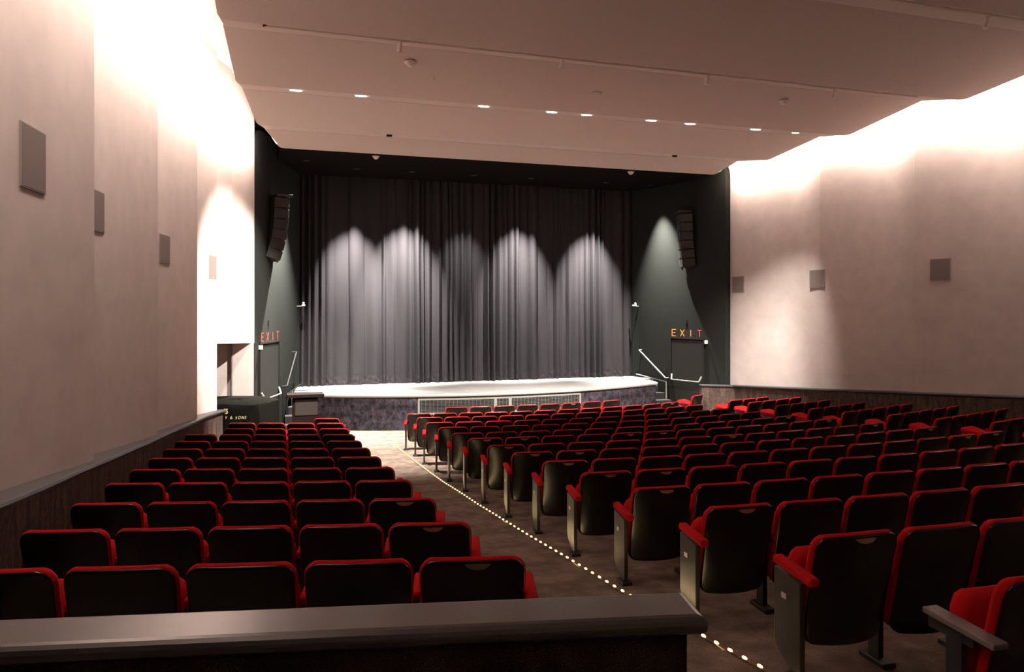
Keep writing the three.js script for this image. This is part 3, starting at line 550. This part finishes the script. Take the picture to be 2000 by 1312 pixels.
{
  const ROWS = { 0: [2.05, 5.87], 1: [3.028, 5.838], 2: [4.098, 5.898], 3: [5.104, 5.89], 4: [6.09, 5.881], 5: [7.137, 5.903], 6: [8.092, 5.878], 7: [9.075, 5.865], 8: [10.059, 5.86], 9: [11.056, 5.857], 10: [12.078, 5.869], 11: [13.026, 5.845], 12: [14.045, 5.865], 13: [15.032, 5.846], 14: [16.58, 5.99] };
  const COUNT = { 0: 1, 14: 8 };
  const PL = { 14: [5], 13: [11], 9: [11], 8: [0, 1, 4, 5, 11], 7: [0, 6, 11], 6: [0, 1, 11], 5: [0, 10, 11], 4: [0, 1], 3: [0], 2: [0], 1: [0] };
  for (let k = 14; k >= 0; k--) {
    const [D0, m] = ROWS[k], kap = 0.0479 + 0.0048 * (k - 7), n = COUNT[k] || 12, full = k === 14 ? 8 : 12, pitch = k === 14 ? 0.562 : 0.54;
    for (let i = 0; i < n; i++) {
      const t = (i - full / 2 + 0.5) * pitch, x = m + Math.sin(kap * t) / kap, D = D0 + (1 - Math.cos(kap * t)) / kap, pq = (PL[k] || []).includes(i);
      const row = ORD[14 - k], label = k === 0 ? 'red theatre seat with bare grey armrest, nearest the lower right corner'
        : `black-backed red seat${pq ? ' with plaque' : ''}, centre block, ${row} row from stage, ${ORD[i]} from lit aisle`;
      seat(x, D, kap * t, label, 'centre block theatre seats', { left: i ? 'in' : k === 0 ? 'grey' : 'panel', right: i === full - 1 ? 'panel' : null, plaque: pq, pitch });
    }
  }
  // left block, aisle at its right end
  for (let k = 12; k >= 1; k--) {
    const n = k <= 9 ? 5 : k <= 11 ? 4 : 1, th = -(13 + 0.5 * (k - 1)) * Math.PI / 180, xr = 1.17 + 0.009 * (k - 1), Dr = 3.37 + 1.072 * (k - 1) - (k > 9 ? 0.06 * (k - 9) : 0);
    for (let i = 0; i < n; i++) {
      const t = -(i + 0.5) * 0.54, pq = i === 0 && k <= 3;
      seat(xr + t * Math.cos(th), Dr + t * Math.sin(th), th, `black-backed red seat${pq ? ' with plaque' : ''}, left block, ${ORD[12 - k]} row from stage, ${ORD[i]} from aisle`, 'left block theatre seats', { left: 'in', right: i === 0 ? 'panel' : null, plaque: pq });
    }
  }
  // right block, aisle at its left end
  const RB = [[15.15, 3], [14.4, 4], [13.43, 4], [12.4, 4], [11.47, 5], [10.38, 5], [9.4, 5], [8.4, 5], [7.4, 5], [6.4, 5]];
  RB.forEach(([Dl, n], r) => {
    for (let i = 0; i < n; i++) {
      const th = (13 + 1.2 * i) * Math.PI / 180, t = (i + 0.5) * 0.47;
      seat(10.22 + t * Math.cos(0.25), Dl + t * Math.sin(0.25), th, `black-backed red seat${i ? '' : ', cushion half lowered'}, right block, ${ORD[r + 1]} row from stage, ${ORD[i]} from aisle`, 'right block theatre seats', { left: i ? 'in' : 'in', right: i === n - 1 ? 'in' : null, down: i === 0, scale: 0.87, pitch: 0.47 });
    }
  });
  seat(10.55, 17.05, 0.5, 'lone red seat with half lowered cushion in front of the right exit door', 'right block theatre seats', { left: 'in', right: 'in', down: true });
}

// ---------------------------------------------------------------- aisle light strip
{
  const s = thing('aisle_light_strip', 'string of tiny warm lights along the aisle floor beside the seats', 'light strip');
  const X = 2.53, pts = []; for (let D = 3.0; D <= 16.1; D += 0.2) pts.push([X, floorH(X, D) + 0.004, D]);
  mesh('channel', sweep([[-0.012, 0], [0.012, 0], [0.012, 0.008], [-0.012, 0.008]], pts), M.channel, s);
  const bg = new THREE.SphereGeometry(0.013, 10, 6); bg.scale(0.8, 0.6, 1.7);
  for (let D = 3.05; D < 16.05; D += 0.14) { const b = mesh('bulb', bg, M.bulbGlow, s); b.position.copy(P(X, floorH(X, D) + 0.016, D)); }
  for (let D = 3.0; D < 16; D += 2.17) {
    const a = P(X, floorH(X, D) + 0.03, D), b = P(X, floorH(X, D + 2.17) + 0.03, D + 2.17), L = new THREE.RectAreaLight(new THREE.Color(1, 0.7, 0.36), STRIP, 0.03, a.distanceTo(b));
    L.position.copy(a).lerp(b, 0.5); L.up.set(0, 0, -1); L.lookAt(L.position.x, L.position.y + 1, L.position.z); s.add(L);
  }
}

// ---------------------------------------------------------------- low wall in the foreground
{
  const w = thing('low_wall', 'low carpeted wall with a broad rounded dark cap in the foreground', 'low wall');
  const th = -11.9 * Math.PI / 180, c = Math.cos(th), s = Math.sin(th), O = [1.29, 2.17];
  const q = (a, b) => [O[0] + a * c + b * s, O[1] + a * s - b * c];   // a along (0 at right end), b towards the camera
  const rect = (a0, a1, b0, b1) => [q(a1, b1), q(a1, b0), q(a0, b0), q(a0, b1)].reverse();
  const cap = prism(rect(-3.0, 0, 0, 0.215), -0.99, -0.93, 0.026); mesh('cap', cap, M.parapetCap, w);
  mesh('body', prism(rect(-3.0, -0.05, 0.03, 0.17), -1.85, -0.985), M.parapet, w);
}

// ---------------------------------------------------------------- fittings on walls and ceiling
{
  const place = (g, p, yaw) => { if (yaw) g.rotateY(yaw); g.translate(p.x, p.y, p.z); return g; };
  // flush wall speakers
  const spk = (x, h, D, w, hh, yaw, label) => {
    const o = thing('wall_speaker', label, 'wall speaker', 'flush wall speakers'); const p = P(x, h, D);
    mesh('frame', place(box(w, hh, 0.03, 0, 0, -0.008, 0.003), p, yaw), M.speakerFrame, o);
    mesh('grille', place(box(w - 0.024, hh - 0.024, 0.006, 0, 0, 0.006), p, yaw), M.speaker, o);
  };
  const Ls = [[6.48, 1.115, 0.46, 0.48, 'nearest and largest flush wall speaker, on the left wall'], [8.68, 0.993, 0.46, 0.43, 'second flush speaker along the left wall, cut by a panel edge'], [12.2, 0.857, 0.5, 0.43, 'third flush speaker along the left wall'], [15.65, 0.775, 0.42, 0.45, 'last flush speaker along the left wall, beside the bright patch']];
  for (const [D, h, w, hh, label] of Ls) {
    const i = LSTEP.findIndex((a, k) => D >= a && D < LSTEP[k + 1]), a = LSTEP[i], b = LSTEP[i + 1], [xa, xb] = panelL(i), x = lerp(xa, xb, (D - a) / (b - a)), yaw = Math.PI / 2 - Math.atan2(xb - xa, b - a);
    spk(x + 0.006, h, D, w, hh, yaw, label);
  }
  for (const [D, h, w, hh, label] of [[17.9, 0.62, 0.46, 0.45, 'flush speaker on the right wall nearest the stage'], [15.0, 0.675, 0.5, 0.44, 'middle flush speaker on the right wall'], [11.75, 0.755, 0.44, 0.44, 'nearest flush speaker on the right wall']]) {
    const rs = [-3.2, 1.85, 4.42, 7.01, 9.54, 12.31, 14.9, 18.3], f = d => { const i = Math.min(6, rs.findIndex((a, k) => d >= a && d < rs[k + 1])), t = (d - rs[i]) / (rs[i + 1] - rs[i]), s = clamp(t / 0.3, 0, 1), sm = s * s * (3 - 2 * s); return xR(d) + lerp(0.06, 0.06 + 0.11 * (1 - (t - 0.3) / 0.7), sm); };
    const yaw = -Math.PI / 2 - Math.atan2(f(D + 0.2) - f(D - 0.2), 0.4);
    spk(f(D) - 0.012, h, D, w, hh, yaw, label);
  }
  // track with small cylinder spots
  const bandH = (i, D) => lerp(CP[i][4], CP[i + 1][1], (D - CP[i][3]) / (CP[i + 1][0] - CP[i][3])) + 0.01;
  const tk = thing('lighting_track', 'thin pale lighting track running across the ceiling step', 'lighting track');
  mesh('channel', tube(P(-0.1, bandH(2, 10.98) - 0.02, 10.98), P(11.45, bandH(2, 10.98) - 0.02, 10.98), 0.018, 4), M.offwhite, tk);
  mesh('end_cap', box(0.05, 0.05, 0.05, -0.1, bandH(2, 10.98) + Y0, -10.98), M.greyPanel, tk);
  const tk2 = thing('lighting_track', 'pale lighting track in the top right corner', 'lighting track');
  mesh('channel', tube(P(0, bandH(1, 7.66) - 0.02, 7.66), P(11.45, bandH(1, 7.66) - 0.02, 7.66), 0.018, 4), M.offwhite, tk2);
  const can = (x, D, i, label) => {
    const o = thing('track_spot', label, 'spotlight', 'cylinder spots on the ceiling tracks');
    const a = P(x, bandH(i, D) - 0.01, D), b = P(x - 0.02, bandH(i, D) - 0.18, D + 0.03);
    mesh('body', tube(a, b, 0.035, 16), M.offwhite, o); mesh('lamp', tube(b, b.clone().add(new THREE.Vector3(0, -0.008, 0)), 0.026, 16), M.white, o);
  };
  can(1.8, 11.0, 2, 'leftmost small cylinder spotlight on the ceiling track'); can(4.37, 11.0, 2, 'second small cylinder spotlight from the left on the ceiling track');
  can(7.0, 11.0, 2, 'third small cylinder spotlight from the left on the ceiling track'); can(9.6, 11.0, 2, 'fourth small cylinder spotlight on the ceiling track, above the smoke detector'); can(9.25, 7.7, 1, 'small cylinder spotlight in the top right corner');
  const panelH = (i, D) => lerp(CP[i][1], CP[i][4], (D - CP[i][0]) / (CP[i][3] - CP[i][0]));
  const det = (p, r, label) => {
    const o = thing('smoke_detector', label, 'smoke detector', 'white smoke detectors');
    const g = new THREE.LatheGeometry([[0, 0], [r, 0], [r, -0.02], [r * 0.8, -0.03], [r * 0.75, -0.05], [r * 0.5, -0.06], [r * 0.4, -0.08], [0, -0.085]].map(v => new THREE.Vector2(...v)).reverse(), 24); g.translate(p.x, p.y, p.z); mesh('body', g, M.offwhite, o);
    const ring = new THREE.TorusGeometry(r * 0.55, 0.008, 6, 20); ring.rotateX(Math.PI / 2); ring.translate(p.x, p.y - 0.055, p.z); mesh('ring', ring, M.white, o);
  };
  det(P(2.17, panelH(3, 12.3), 12.3), 0.10, 'white smoke detector on the ceiling left of centre'); det(P(9.55, panelH(3, 12.35), 12.35), 0.09, 'white smoke detector on the ceiling at the right');
  det(P(2.42, 3.70, 18.5), 0.09, 'white smoke detector on the black soffit at the left'); det(P(9.35, 3.70, 18.52), 0.09, 'white smoke detector on the black soffit at the right');
  const hook = (x, D, label) => { const o = thing('ceiling_hook', label, 'hook', 'small ceiling hooks'), y = panelH(3, D); mesh('stem', tube(P(x, y, D), P(x, y - 0.06, D), 0.006), M.offwhite, o); const t = new THREE.TorusGeometry(0.02, 0.005, 6, 14); const p = P(x, y - 0.08, D); t.translate(p.x, p.y, p.z); mesh('eye', t, M.offwhite, o); };
  hook(2.65, 12.7, 'small ceiling hook beside the left smoke detector'); hook(4.8, 12.65, 'small ceiling hook left of the round ceiling cover'); hook(6.75, 12.55, 'small ceiling hook right of the round ceiling cover');
  const rc = new THREE.TorusGeometry(0.09, 0.006, 6, 28); rc.rotateX(Math.PI / 2); { const p = P(5.75, panelH(3, 12.8) - 0.002, 12.8); rc.translate(p.x, p.y, p.z); } tag(mesh('ceiling_cover', rc, M.speakerFrame), 'round cover ring flush in the middle of the ceiling', 'cover');
  const dev = (x, D, label) => { const y = bandH(4, D); tag(mesh('ceiling_fixture', box(0.12, 0.05, 0.06, x, y + Y0 - 0.015, -D, 0.008), M.dark), label, 'fixture', 'small black ceiling fixtures'); };
  dev(2.45, 16.5, 'small black fixture in the ceiling seam at the left'); dev(9.65, 16.7, 'small black fixture in the ceiling seam at the right');
}

scene.traverse(o => { if (o.isMesh) { o.castShadow = true; o.receiveShadow = true; } if (o.isSpotLight || o.isPointLight) o.castShadow = true; });
renderer.render(scene, camera);
